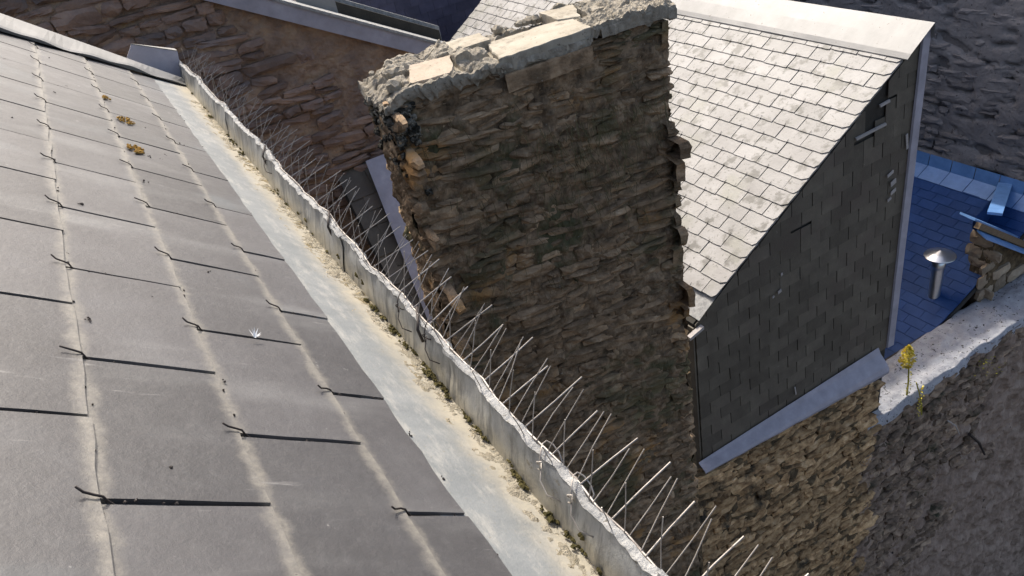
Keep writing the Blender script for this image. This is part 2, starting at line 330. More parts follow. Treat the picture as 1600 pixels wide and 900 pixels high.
for ci in range(-8, 4):
    tail = S0 + ci * EXP; short = 0
    if ci == 3: tail = .58; short = .065
    half = (ci % 2 == 0)                                 # column with tail .1755 has joints at .765, .495 ...
    j0 = .765 if half else .63
    y = j0 - .27 * 8
    while y < Y1 + .02:
        a, b = y, min(y + .27, Y1 + .08)
        if b - a > .05 and b > Y0:
            L = SL - short
            gap = rng.choice((0, 0, .0012, .003))
            th = math.asin(.0117 / SL) + rng.uniform(-.0006, .0016)
            v = RS * math.cos(th) + RN * math.sin(th); n = RN * math.cos(th) - RS * math.sin(th); u = Vector((0, -1, 0))
            rz = rng.gauss(0, .0035); u2 = u * math.cos(rz) + v * math.sin(rz); v2 = v * math.cos(rz) - u * math.sin(rz)
            sx = (b - a - .0045 - gap) / SW
            M = frame(rp(tail - L + rng.uniform(-.0025, .0025), (a + b) / 2, 0), u2 * sx, v2, n)
            inst('slate', rng.choice(sms if short else sm), M, near)
            if b - a > .2 and ci < 3 and ci > -7 and b > -.3:
                hy = (a + b) / 2
                hM = frame(rp(tail, hy + rng.uniform(-.003, .003), .0117), Vector((0, -1, 0)), RS, RN)
                inst('hook', rng.choice(hooks), hM, near)
        y += .27
# verge flashing over the far edge, lifted at its lower end, and the ridge roll above
fl = MB(); nfl = 24
def flash(a, b):
    s = -1.25 + a * 1.97
    yf = 3.36 - (.66 - s) * .46 if s > -.3 else 2.92 - (.0) + (s + .3) * .1; yb = 3.36 + (s + .1) * .10
    yf = max(yf, 2.78)
    w = .004 * math.sin(s * 17) + .003 * math.sin(s * 41)
    prof = [(yf + .004, .014), (yf, .022 + w), (yf + .02, .026 + w), (yb - .02, .036), (yb, .030), (yb + .005, -.10)]
    k = min(int(round(b * 5)), 5); y, h = prof[k]
    return rp(s, y, h + .006)
fl.grid(flash, 90, 5).build('verge_flashing', M_['zinc'], near, smooth=False)
rl = MB(); rl.tube([rp(-1.30, Y0, .02), rp(-1.30, Y1 + .12, .02)], .07, 14); rl.build('ridge_roll', M_['zinc'], near, smooth=True)
w = MB(); w.aabox((-1.0, Y0, -12.6), (.14, Y1 - .05, -.86)); w.build('wall', M_['ochre_core'], near)
w = MB(); w.aabox((-3.6, Y0, -12.6), (-1.003, Y1 - .05, .1)); w.build('upper_wall', M_['ochre_core'], near)

# ------------------------------------------------------------------ the gutter
gut = thing('box_gutter', 'dusty zinc eaves gutter with a tall crinkled outer lip', 'gutter', (.26, 1.4, -.85))
TX, TZ = .2700, -.8090                                  # bottom of the trough
GE = 3.50
def apron(a, b):
    y = Y0 + (GE - Y0) * a
    pts = [(.545, .0095), (.60, .0125), (.66, .0145), (.705, .0160), (.726, .0180)]
    k = b * 4; i = min(int(k), 3); t = k - i; s = pts[i][0] * (1 - t) + pts[i + 1][0] * t; n = pts[i][1] * (1 - t) + pts[i + 1][1] * t
    return rp(s, y, n + .0012 * fbm((s * 9, y * 3, 2), 3))
MB().grid(apron, 120, 8).build('trough_apron', M_['apron'], gut, smooth=True)
def dusty(a, b):
    y = -.2 + (GE - .2) * a * 1.0; s = .650 + .078 * b
    h = .0150 + .0035 * (fbm((s * 30, y * 18, 5), 5)) + (-.004 + .009 * b ** 1.2) + .003 * fbm((s * 90, y * 90, 1), 4)
    return rp(s, y, h)
MB().grid(dusty, 900, 24).build('lime_dust', M_['dust'], gut, smooth=True, kind='stuff')
TILT = math.tan(R(14)); UH = .080
def lip(y, h):                                          # inner face of the outer lip at height h over the trough
    wv = .0040 * math.sin(y * 5.1 + 2.3 * math.sin(y * 3.7)) + .004 * fbm((y * 6, 7, h * 9), 3)
    kink = .0045 * fbm((y * 22, 3, h * 30), 3) + .007 * (abs(fbm((y * 4.5 + h * 7, 5, h * 5), 2)) - .2)
    return Vector((TX - .006 + h * TILT + (wv + kink) * (h / UH), y, TZ + h + (.006 * fbm((y * 5, 11, 0), 2) + .003 * fbm((y * 45, 1, 5), 3)) * (h / UH)))
cuts = [Y0, -.12, .42, .937, 1.50, 2.065, 2.647, GE]
for i in range(len(cuts) - 1):
    a0, a1 = cuts[i] - (.045 if i else 0), cuts[i + 1]
    off = Vector((.0028 * (i % 2), 0, .0015 * (i % 3)))
    nn = max(20, int((a1 - a0) / .011))
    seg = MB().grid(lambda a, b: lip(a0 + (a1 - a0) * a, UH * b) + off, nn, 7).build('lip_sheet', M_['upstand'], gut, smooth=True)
    def fl2(a, b, a0=a0, a1=a1, off=off):
        y = a0 + (a1 + .012 - a0) * a; p = lip(min(y, a1), UH) + off; p.y = y
        e = min(1, (y - a0) / .05); e2 = min(1.0, max(0.0, (a1 + .012 - y) / .05)); wd = (.0135 + .004 * fbm((y * 22, 2, 9), 3)) * (.35 + .65 * math.sqrt(max(e2, 0)))
        cr_ = (.0010 if y < 1 else .0015) * fbm((y * 80, b * 5, 3), 5)
        q = [(-.001, -.004), (-.0015, .001), (.001, .002), (.006, .0025), (wd * .75, .0005), (wd, -.006), (wd - .003, -.013)]
        k = min(int(round(b * 6)), 6); return p + Vector((q[k][0] + cr_, 0, q[k][1] + cr_ * 1.2 + (.006 * (1 - e2) if k > 1 else 0)))
    MB().grid(fl2, max(30, int((a1 - a0) / .0045)), 6).build('lip_flange', M_['flange'], seg, smooth=False)
    MB().grid(lambda a, b: lip(a0 + (a1 - a0) * a, UH * b) + Vector((.012 - .004 * b, 0, 0)), nn, 2).build('outer_sheet', M_['zinc_shade'], seg, smooth=True)
# end cap of the trough and its folded top
e = MB(); t0 = rp(.50, GE, .01); tb = Vector((TX, GE, TZ)); tt = lip(GE, UH + .045); tl = rp(.50, GE, .085)
e.add([t0, tb, tt, tl] + [p + Vector((0, .006, 0)) for p in (t0, tb, tt, tl)], [(0, 1, 2, 3), (7, 6, 5, 4), (0, 4, 5, 1), (1, 5, 6, 2), (2, 6, 7, 3), (3, 7, 4, 0)])
ec = e.build('end_cap', M_['zinc_shade'], gut)
e = MB(); d = (tl - tt); up = Vector((0, 0, .005))
e.add([tl + up, tt + up, tt + up + Vector((.0, .07, -.004)), tl + up + Vector((0, .10, -.02))] + [p for p in (tl, tt, tt + Vector((0, .07, -.009)), tl + Vector((0, .10, -.025)))], [(0, 1, 2, 3), (7, 6, 5, 4), (0, 4, 5, 1), (1, 5, 6, 2), (2, 6, 7, 3), (3, 7, 4, 0)]).build('end_cap_fold', M_['zinc'], ec)
# tie wires twisted round the flange
for wy in (.585, .655, 1.02, 1.13, 2.08):
    b = MB(); p = lip(wy, UH); pts = []
    for k in range(15):
        a = k / 14 * 2 * math.pi * 1.15
        pts.append(p + Vector((.006 + .016 * math.cos(a + 2.6), .012 * math.sin(a * 1.7) + .018 * k / 14 - .01, .001 + .014 * math.sin(a + 2.6) - (.012 if k > 12 else 0))))
    b.tube(pts, .0011, 5)
    b.tube([p + Vector((-.004, .0, -.004)), p + Vector((-.016, -.012, -.018)), p + Vector((-.018, -.028, -.030)), p + Vector((-.008, -.044, -.034))], .001, 5)
    b.build('tie_wire', M_['wire'] if wy > .7 else M_['spike'], gut, smooth=True)
for ky in (1.04, 1.53, 2.09):
    p = lip(ky, UH); b = MB().tube([p + Vector((-.006, 0, -.026)), p + Vector((-.008, .004, -.002)), p + Vector((-.001, .012, .007)), p + Vector((.014, .05, .009))], .0028, 6)
    b.build('clip', M_['wire'], gut, smooth=True)

# ------------------------------------------------------------------ bird spikes
bs = thing('bird_spikes', 'long row of thin steel bird spikes fixed along the gutter lip', 'bird spikes', (.31, 1.9, -.68))
rng = random.Random(11)
b = MB(); b.tube([lip(y, UH) + Vector((.012, 0, .002)) for y in [.0 + .05 * i for i in range(70)]], .0018, 5); b.build('base_wire', M_['spike'], bs, smooth=True)
y = .588 - .64
while y < 3.46:
    for (dy, dv, ln, px) in ((.0, (.082, .004, .022), 1.05, .012), (-.031, (.066, .001, .055), 1.0, .012), (-.055, (.056, .0, .064), 1.0, .012), (-.025, (.014, -.004, .073), 1.0, .010), (-.012, (-.020, -.006, .085), .45, .003)):
        if dv[0] < 0 and (rng.random() < .45 or y > 1.6): continue
        if y > 1.5 and rng.random() < .22: continue
        p = lip(y + dy, UH) + Vector((px, 0, .003)); d = Vector(dv) + Vector((rng.gauss(0, .004), rng.gauss(0, .004), rng.gauss(0, .003)))
        p2 = p + d * ln * rng.uniform(.97, 1.12)
        r_ = (.00078 if dv[2] > .03 else .00115) * (1 if y < 1.2 else .85)
        q = MB().tube([p, (p + p2) / 2 + Vector((rng.gauss(0, .001), rng.gauss(0, .001), 0)), p2], r_, 5); q.build('spike', M_['spike'], bs)
    y += .064

# ------------------------------------------------------------------ lichen, moss, debris, feather on the roof
def rough_blob(name, m, spots, label, cat, group=None, kind=None, seed=0, top=True):
    r = random.Random(seed); b = MB()
    for (c, U, V, N, rad, h, n) in spots:
        for k in range(n):
            a = r.uniform(0, 6.283); q = rad * math.sqrt(r.random()); p = c + U * (q * math.cos(a)) + V * (q * math.sin(a) * .6)
            sz = h * r.uniform(.4, 1.2); ring = [p + (U * math.cos(t) + V * math.sin(t)) * sz * r.uniform(.7, 1.3) - N * .001 for t in [i * 1.2566 for i in range(5)]]
            ring2 = [p + (x - p) * r.uniform(.4, .8) + N * sz * r.uniform(.4, .9) for x in ring]
            b.add(ring + ring2, [(i, (i + 1) % 5, 5 + (i + 1) % 5, 5 + i) for i in range(5)] + [(5, 6, 7, 8, 9)])
    o = b.build(name, m, None)
    return tag(o, label, cat, group, kind)
uY = Vector((0, 1, 0))
for (s, y, rad, n, lab) in ((.366, 2.016, .036, 70, 'large orange lichen clump low on the second slate joint'), (.376, 2.322, .036, 46, 'flat ochre lichen patch above the large orange lichen clump'), (.346, 2.556, .018, 22, 'tiny yellow lichen tuft nearest the verge flashing')):
    rough_blob('lichen_patch', M_['lichen'], [(rp(s, y, .017), uY, RS, RN, rad, .0045, n)], lab, 'lichen', 'lichen patches on the near roof', seed=int(y * 100))
r = random.Random(5); sp = []
for k in range(64):
    y = r.choice((r.uniform(.35, 1.3), r.uniform(.8, 3.4))); sp.append((rp(.716 + r.uniform(-.010, .006), y, .021), uY, RS, RN, r.uniform(.004, .020), .0040, r.randint(3, 22)))
for k in range(10):
    y = r.uniform(.5, 2.2); sp.append((lip(y, r.uniform(.012, .04)) + Vector((-.004, 0, 0)), uY, Vector((0, 0, 1)), Vector((-1, 0, .2)), r.uniform(.004, .012), .0035, r.randint(3, 9)))
rough_blob('gutter_moss', M_['moss'], sp, 'small dark tufts of moss and grit along the gutter trough', 'moss', kind='stuff', seed=2)
sp = []
for k in range(46):
    s = r.uniform(-.1, .56); y = r.uniform(1.9, 3.0) if k < 34 else r.uniform(.5, 1.9); sp.append((rp(s, y, .015), uY, RS, RN, r.uniform(.002, .010), .0022, r.randint(1, 5)))
for k in range(420):                                    # dirt lodged along slate edges and joints
    ci = r.randint(-2, 3); tail = S0 + ci * EXP if ci < 3 else .58; j0 = .765 if ci % 2 == 0 else .63
    if r.random() < .45: s, y = tail + r.uniform(.0, .005), r.uniform(.3, 3.1)
    else: s, y = tail - r.uniform(0, EXP * .9), j0 + .27 * r.randint(-1, 8) + r.gauss(0, .0022)
    sp.append((rp(s, y, .0135), uY, RS, RN, r.uniform(.001, .006), .0016, r.randint(1, 4)))
rough_blob('roof_debris', M_['wire'], sp, 'scattered dark crumbs of dirt lying on the near slates', 'debris', kind='stuff', seed=9)
b = MB(); fc = rp(.411, 1.02, .022)
for k in range(14):
    a = r.uniform(-1.2, 1.2); d = (uY * math.cos(a) + RS * math.sin(a) * .8 + RN * r.uniform(.2, .9)).normalized(); sd_ = d.cross(RN).normalized() * .0016; L = r.uniform(.008, .017)
    b.add([fc - sd_, fc + sd_, fc + d * L], [(0, 1, 2)])
tag(b.build('feather', M_['white'], None), 'tiny white downy feather caught on a slate joint', 'feather')

# ================================================================== CHIMNEY
ca = R(-7); CU = Vector((math.cos(ca), math.sin(ca), 0)); CV = Vector((-math.sin(ca), math.cos(ca), 0)); CZ = Vector((0, 0, 1))
CO = Vector((1.03, 3.285, 0)); CW, CD = 1.455, .42
chim = thing('stone_chimney', 'massive rubble stone chimney stack with a sunlit pale capping', 'chimney', CO + CU * .75 + CV * .2 + Vector((0, 0, -12.6)))
CT = -1.155
def cp(u, v, z): return CO + CU * u + CV * v + Vector((0, 0, z))
for (nm, O, U, N, Wd, nu) in (('core', cp(.02, .02, -6.56), CU, -CV, CW - .04, 90), ('core', cp(.02, CD - .02, -6.6), -CV, -CU, CD - .04, 26), ('core', cp(CW - .02, .02, -6.6), CV, CU, CD - .04, 26), ('core', cp(CW - .02, CD - .02, -6.6), -CU, CV, CW - .04, 60)):
    rough_sheet(nm, chim, O + N * .030, U, CZ, N, Wd, 6.6 + CT, int(nu * 1.8), 420, .030, 11, M_['schist_core'], smooth=False)
b = MB(); b.add([cp(.03, .03, -12.6), cp(CW - .03, .03, -12.6), cp(CW - .03, CD - .03, -12.6), cp(.03, CD - .03, -12.6), cp(.03, .03, -6.5), cp(CW - .03, .03, -6.5), cp(CW - .03, CD - .03, -6.5), cp(.03, CD - .03, -6.5)],
    [(0, 1, 5, 4), (1, 2, 6, 5), (2, 3, 7, 6), (3, 0, 4, 7)]).build('core', M_['schist_core'], chim)
rng = random.Random(21)
ss = stone_set(M_['schist'], 14, 100)
cells = layout(CW + .02, 4.1, .022, .072, .07, .34, rng, .002)
cells = [(min(max(x, .03), CW - .05 + rng.uniform(0, .02)), y, l, h) for (x, y, l, h) in cells if -.05 < x < CW + .06]
cells = [(x, y, max(.05, min(l, 2 * (CW + .012 - x), 2 * (x + .02))), h) for (x, y, l, h) in cells]
place_stones(chim, cp(0, .01, CT + .035), CU, -CZ, -CV, [(x, y, l, h) for x, y, l, h in cells], ss, rng, depth=.052, limit=300, tilt=.10, proud=.66)
lc = layout(CD, 3.2, .04, .09, .10, .24, rng)
place_stones(chim, cp(.01, CD, CT + .02), -CV, -CZ, -CU, lc, ss, rng, depth=.042, limit=60, tilt=.07, proud=.3)
rc = layout(CD, 1.75, .08, .16, .20, .36, rng, .0)
place_stones(chim, cp(CW - .01, 0, CT + .04), CV, -CZ, CU, rc, ss, rng, depth=.055, limit=60, tilt=.06, proud=.30)
# capping: a rough mortar bed with slabs, a tile, rubble and the open flue
def bed(a, b):
    u = -.03 + (CW + .07) * a; v = -.035 + (CD + .07) * b
    edge = min(a, 1 - a, b, 1 - b)
    p = cp(u, v, 0); z = -1.072 + .026 * fbm((u * 7, v * 7, 3), 5) + .012 * fbm((u * 26, v * 26, 3), 5) - .014 * max(0, 1 - abs(fbm((u * 5, v * 5, 12), 3)) * 14) + .02 * math.sin(u * 5 + .6) * .6
    if .30 < u < .62 and v > .12: z += .045 * max(0, 1 - abs(u - .46) / .17)       # mound of mortar
    if u > 1.02: z += .03 + .02 * fbm((u * 16, v * 16, 8), 4)
    if u < .12: z -= (.12 - u) * .35
    if ((u - .80) / .12) ** 2 + ((v - .33) / .065) ** 2 < 1: z -= .17              # flue
    if (.14 < u < .39 and .0 < v < .23) or (.56 < u < 1.04 and v < .23) or (1.0 < u < 1.14 and .2 < v < .42) or (.43 < u < .62 and v > .26): z = min(z, -1.088)
    jit = .018 * fbm((u * 12, v * 12, 9), 4)
    return Vector((p.x, p.y, z)) + CU * (jit if edge < .03 else 0) + CV * (jit if edge < .06 else 0)
NB = (280, 84)
g = MB().grid(bed, *NB)
W1 = NB[0] + 1; rim = list(range(W1)) + [j * W1 + NB[0] for j in range(1, NB[1] + 1)] + [NB[1] * W1 + i for i in range(NB[0] - 1, -1, -1)] + [j * W1 for j in range(NB[1] - 1, 0, -1)]
cen = cp(CW / 2, CD / 2, -1.1)
prev = rim
for (dz, ins) in ((.02, -.004), (.042, .002), (.06, .03)):
    new = []
    for k in rim:
        q = g.v[k]; d = (cen - q); d.z = 0; d.normalize(); z = q.z - dz * (1 + .7 * fbm((q.x * 9, q.y * 9, dz * 40), 3))
        g.v.append(Vector((q.x, q.y, z)) + d * ins + d * .016 * fbm((q.x * 22, q.y * 22, z * 22), 3)); new.append(len(g.v) - 1)
    n = len(rim); g.f += [(prev[k], new[k], new[(k + 1) % n], prev[(k + 1) % n]) for k in range(n)]
    prev = new
cap = g.build('cap_mortar', M_['cap_mortar'], chim)
def slab(name, m, uv, z0, z1, seed, jit=.006, tilt=(0, 0)):
    r = random.Random(seed); P = []
    for i, (u, v) in enumerate(uv):
        u2, v2 = uv[(i + 1) % len(uv)]; L = math.hypot(u2 - u, v2 - v); k = max(1, int(L / .035))
        for j in range(k):
            t = j / k; P.append((u + (u2 - u) * t + (r.uniform(-jit, jit) if j else 0), v + (v2 - v) * t + (r.uniform(-jit, jit) if j else 0)))
    n = len(P); v = []; uc = sum(p[0] for p in P) / n; vc = sum(p[1] for p in P) / n
    for (z, sh) in ((z0, .985), (z1 - .006, 1), (z1, .985)):
        for (a, b) in P: v.append(cp(uc + (a - uc) * sh, vc + (b - vc) * sh, z + (a - uc) * tilt[0] + (b - vc) * tilt[1]))
    f = [tuple(range(n - 1, -1, -1)), tuple(range(2 * n, 3 * n))] + [(l * n + i, l * n + (i + 1) % n, (l + 1) * n + (i + 1) % n, (l + 1) * n + i) for l in (0, 1) for i in range(n)]
    obj(name, v, f, m, chim)
slab('cap_tile', M_['cap_tile'], [(.13, .02), (.33, -.012), (.40, .21), (.20, .25)], -1.105, -1.054, 1, .007, (.03, .05))
slab('cap_slab', M_['cap_slab'], [(.55, -.03), (1.04, -.035), (1.05, .20), (.93, .24), (.60, .25)], -1.12, -1.050, 2, .008, (.035, .0))
slab('cap_slab', M_['cap_slab'], [(.98, .22), (1.08, .16), (1.16, .40), (.98, .44)], -1.10, -1.035, 3, .006)
slab('cap_slab', M_['cap_slab'], [(.42, .24), (.62, .24), (.64, .45), (.40, .46)], -1.10, -1.045, 4, .008, (.0, -.05))
slab('cap_slab', M_['schist'], [(.56, -.05), (1.02, -.055), (1.03, .1), (.56, .1)], -1.215, -1.13, 5, .010, (.03, 0))
slab('cap_slab', M_['cap_mortar'], [(1.08, -.045), (1.50, -.04), (1.52, .16), (1.10, .18)], -1.10, -1.052, 6, .014, (.01, .05))
slab('cap_slab', M_['cap_mortar'], [(1.17, .20), (1.46, .20), (1.45, .44), (1.19, .43)], -1.10, -1.035, 8, .016, (.02, .03))
cs = stone_set(M_['cap_mortar'], 5, 300); bl = stone_set(M_['black_lichen'], 6, 320)
for k in range(26):
    u = rng.choice((rng.uniform(1.05, 1.5), rng.uniform(1.05, 1.5), rng.uniform(.02, .14), rng.uniform(.68, 1.0))); v = rng.uniform(.04, .40) if u > 1 or u < .2 else rng.uniform(.40, .45)
    a = rng.uniform(0, 6.28); q = rng.uniform(.025, .07); M = Matrix.Translation(cp(u, v, -1.065 + rng.uniform(0, .018))) @ Matrix.Rotation(a, 4, 'Z') @ Matrix.Diagonal((q * 1.4, q, q * .7, 1)); inst('cap_rubble', rng.choice(cs), M, chim)
for k in range(150):                                     # speckled black-and-white lichen rubble at the left corner
    z = -1.14 - abs(rng.gauss(0, .13)); t = rng.random()
    p = cp(-.005, rng.uniform(-.0, .40), z) if t < .6 else cp(rng.uniform(0, .10), -.015, z)
    q = rng.uniform(.012, .034); N = -CU if t < .6 else -CV; U = -CV if t < .6 else CU
    inst('corner_rubble', rng.choice(bl), frame(p + N * rng.uniform(0, .02), U * q * 1.3, -CZ * q, N * q), chim)
# dry grass hanging on the face
b = MB()
for k in range(620):
    cu_ = rng.gauss(.95, .22) if k % 3 else rng.uniform(.1, 1.45); z = -1.45 - abs(rng.gauss(0, .33)) if k % 3 else rng.uniform(-2.4, -1.25)
    p = cp(min(max(cu_, .05), CW - .05), -.03, z); L = rng.uniform(.03, .13); d = Vector((rng.gauss(0, .35), 0, -1)).normalized(); d = CU * d.x + CZ * d.z
    wv = CU * .0012; o1 = -CV * rng.uniform(.008, .03); p1 = p + d * L * .5 + o1; p2 = p + d * L + o1 * .6
    b.add([p - wv, p + wv, p1 + wv, p1 - wv, p2], [(0, 1, 2, 3), (3, 2, 4)])
tag(b.build('dry_grass', M_['grass'], None), 'wispy dry grass and weeds growing from the chimney joints', 'grass', kind='stuff')

# ================================================================== HOUSE WITH THE PALE SLATE ROOF
P2 = R(33); BN = Vector((-math.sin(P2), 0, math.cos(P2))); BT = Vector((-math.cos(P2), 0, -math.sin(P2)))   # BT: down the slope
YG = 3.80; BQ = Vector((5.2915, YG, -2.313))             # where the verge meets the ridge sheet
def bp(s, y, n=0.0): return Vector((BQ.x, 0, BQ.z)) + BT * s + BN * n + Vector((0, y, 0))
h2 = thing('slate_house', 'narrow lean-to house with pale sunlit slate roof and dark slate gable', 'house', (4.3, 7, -12.6))
SE = 2.36; YE = 10.2
b = MB(); q0, q1, q2, q3 = bp(-.32, YG + .03, -.02), bp(SE + .12, YG + .03, -.02), bp(SE + .12, YE, -.02), bp(-.32, YE, -.02); dn = Vector((0, 0, -.06))
b.add([q0, q1, q2, q3, q0 + dn, q1 + dn, q2 + dn, q3 + dn], [(3, 2, 1, 0), (4, 5, 6, 7), (0, 1, 5, 4), (1, 2, 6, 5), (2, 3, 7, 6), (3, 0, 4, 7)])
roof2 = b.build('roof', M_['grout'], h2)
E2 = .1275; W2 = .262; L2 = .29; T2 = .0075
pm = [slate_mesh('slate', W2 - .008, L2, T2, M_['pale_slate'], 40 + i) for i in range(5)]
pv = [slate_mesh('slate', W2 - .004, L2, T2, M_['pale_slate'], 60 + i, corner=.045) for i in range(2)]
rng = random.Random(8); rows = []
nrow = 19; al = math.asin(.0180 / L2); v_ = BT * math.cos(al) + BN * math.sin(al); n_ = BN * math.cos(al) - BT * math.sin(al); uu = v_.cross(n_)
hk = MB()
for i in range(nrow):
    tail = SE - i * E2; y = YG - .02 + (0 if i % 2 else -W2 / 2)
    first = True
    while y < YE:
        a, c = max(y, YG - .02), min(y + W2, YE)
        if c - a > .06: rows.append((tail, a, c, first)); first = False
        if c < YE - .1 and a > YG:
            hp = bp(tail, (a + c) / 2, .0255); hk.tube([hp + BT * .004, hp + BN * .004, hp - BT * .022 + BN * .006], .0018, 4)
        y += W2
rows.sort(key=lambda q: q[1]); rest = MB()
for k, (tail, a, c, first) in enumerate(rows):
    rz = rng.gauss(0, .006); u2 = uu * math.cos(rz) + v_ * math.sin(rz); w2 = v_ * math.cos(rz) - uu * math.sin(rz)
    me = rng.choice(pv if (first) else pm)
    M = frame(bp(tail - L2 + rng.uniform(-.004, .006), (a + c) / 2, rng.uniform(0, .002)), u2 * ((c - a) / W2), w2, n_)
    if first and uu.y > 0: M = M @ Matrix.Diagonal((-1, 1, 1, 1))
    if k < 300: inst('slate', me, M, roof2)
    else: rest.add([M @ x.co for x in me.vertices], [tuple(p.vertices) for p in me.polygons])
rest.build('far_slates', M_['pale_slate'], roof2, kind='stuff')
hk.build('slate_hooks', M_['wire'], roof2, kind='stuff')
for (ya, yb) in ((YG - .07, 5.05), (5.03, 7.4), (7.38, YE + .05)):
    def capf(a, b, ya=ya, yb=yb):
        y = ya + (yb - ya) * a; pr = [(.028, .026), (.026, .034), (-.02, .042), (-.15, .048), (-.315, .052), (-.325, .03)]
        s, n = pr[min(int(round(b * 5)), 5)]; q = bp(s, y, n + .003 * fbm((y * 3, s * 8, 2), 3) + (.003 if ya > 5.04 else 0)); 
        if round(b * 5) == 5: q = bp(-.325, y, .046) + Vector((.004, 0, -.12))
        return q
    MB().grid(capf, 30, 5).build('ridge_sheet', M_['zinc'], roof2)
b = MB(); b.grid(lambda a, c: bp(SE - .10 + .30 * c, YG - .015 + (YE - YG) * a, -.004 - .012 * c * c), 40, 4).build('eaves_sheet', M_['flange'], roof2)
# walls
XL, XR, ZB = 3.12, 5.50, -5.24
zl = lambda x: BQ.z + (x - BQ.x) * math.tan(P2) - .03      # underside of the roof at the gable
b = MB(); P = [(XL, -12.6), (XR, -12.6), (XR, zl(XR)), (XL, zl(XL))]; Mx = Matrix(((1, 0, 0, 0), (0, 0, 1, 0), (0, 1, 0, 0), (0, 0, 0, 1)))
b.prism(P, YG + .02, YE - .03, Mx); gw = b.build('gable_wall', M_['clad_deck'], h2)
b = MB(); b.aabox((XL - .018, YG + .004, -12.6), (XL - .004, YE - .05, zl(XL) - .03)); b.build('side_cladding', M_['clad_slate'], h2)
def clip(poly, fn):
    out = []
    for i, p in enumerate(poly):
        q = poly[(i + 1) % len(poly)]; a, b_ = fn(p), fn(q)
        if a >= 0: out.append(p)
        if a * b_ < 0: t = a / (a - b_); out.append((p[0] + (q[0] - p[0]) * t, p[1] + (q[1] - p[1]) * t))
    return out
CE, CWd = .128, .225; rng = random.Random(14); k = 0
gone = [(5.05, -2.66), (4.93, -2.72), (5.12, -2.60)]
nr = int((zl(XR) - ZB) / CE) + 1
for i in range(nr):
    z = ZB - .03 + i * CE; x = XL - (0 if i % 2 else CWd / 2)
    while x < XR:
        a, c = max(x, XL), min(x + CWd, XR)
        g_ = rng.uniform(.0015, .006); j = rng.uniform(-.006, .006)
        poly = clip([(a + g_, z + j), (c - g_, z + j + rng.uniform(-.004, .004)), (c - g_, z + CE * 1.75), (a + g_, z + CE * 1.75)], lambda p: zl(p[0]) - .006 - p[1])
        x += CWd
        if len(poly) < 3 or c - a < .03: continue
        cx = (a + c) / 2; cz = z + CE / 2
        if any(abs(cx - gx) < .10 and abs(cz - gz) < .115 for gx, gz in gone): continue
        if rng.random() < .012: continue
        tl_ = rng.uniform(0, .004); v = []; n = len(poly)
        for t in (0, .006):
            for (px, pz) in poly: v.append((px, YG + .012 - .012 * max(0, 1 - (pz - z) / (CE * 1.75)) - t - tl_, pz))
        f = [tuple(range(n)), tuple(range(2 * n - 1, n - 1, -1))] + [(q, n + q, n + (q + 1) % n, (q + 1) % n) for q in range(n)]
        obj('cladding_slate', v, f, M_['clad_slate'], gw)
b = MB(); b.box((4.97, YG - .016, -2.80), (.17, 0, .004), (0, .008, 0), (-.003, 0, .011)); b.build('batten', M_['batten'], gw, label='pale batten bared under missing slates near the gable top')
b = MB(); b.box((5.12, YG - .004, -2.62), (.055, 0, .004), (0, .006, 0), (-.004, 0, .012)); b.build('batten', M_['batten'], gw)
for (x, z, sx, sz) in ((5.25, -3.28, .035, .014), (5.30, -3.38, .03, .022), (5.31, -3.47, .03, .016), (5.27, -3.53, .022, .012), (4.0, -3.86, .018, .014), (3.93, -3.88, .01, .008), (4.02, -3.70, .010, .012), (5.42, -3.05, .012, .07), (4.22, -5.08, .006, .05)):
    b = MB(); b.box((x, YG - .022, z), (sx, 0, sx * .35), (0, .003, 0), (-sz * .2, 0, sz)); b.build('chipped_slate', M_['batten'], gw)
def cstrip(a, c):
    z = ZB - .02 + (zl(XR) + .09 - ZB) * a; pts = [(XR - .035, YG - .012), (XR - .03, YG - .030), (XR + .045, YG - .036), (XR + .055, YG + .05), (XR + .03, YG + .12)]
    x, y = pts[min(int(round(c * 4)), 4)]; return Vector((x + .004 * fbm((z * 4, 1, 1), 2), y, z))
MB().grid(cstrip, 24, 4).build('corner_strip', M_['zinc_shade'], gw)
def apr(a, c):
    x = XL - .06 + (XR - .10 - XL) * a; wv = .012 * fbm((x * 5, 3, 1), 3)
    pts = [(YG - .020, ZB + .05), (YG - .050, ZB - .01), (YG - .120, ZB - .075), (YG - .145, ZB - .10), (YG - .165, ZB - .15), (YG - .160, ZB - .19)]
    y, z = pts[min(int(round(c * 5)), 5)]; k = .30 + .70 * a; return Vector((x, YG - .02 + (y - YG + .02) * (.6 + .4 * a), ZB + (z - ZB) * k + wv * (.3 + c) * .6))
MB().grid(apr, 60, 5).build('base_flashing', M_['zinc_shade'], gw)
b = MB(); b.box((3.10, YG - .03, -3.80), (.07, 0, .02), (0, .02, 0), (0, 0, .014)); b.build('eaves_board', M_['batten'], gw)

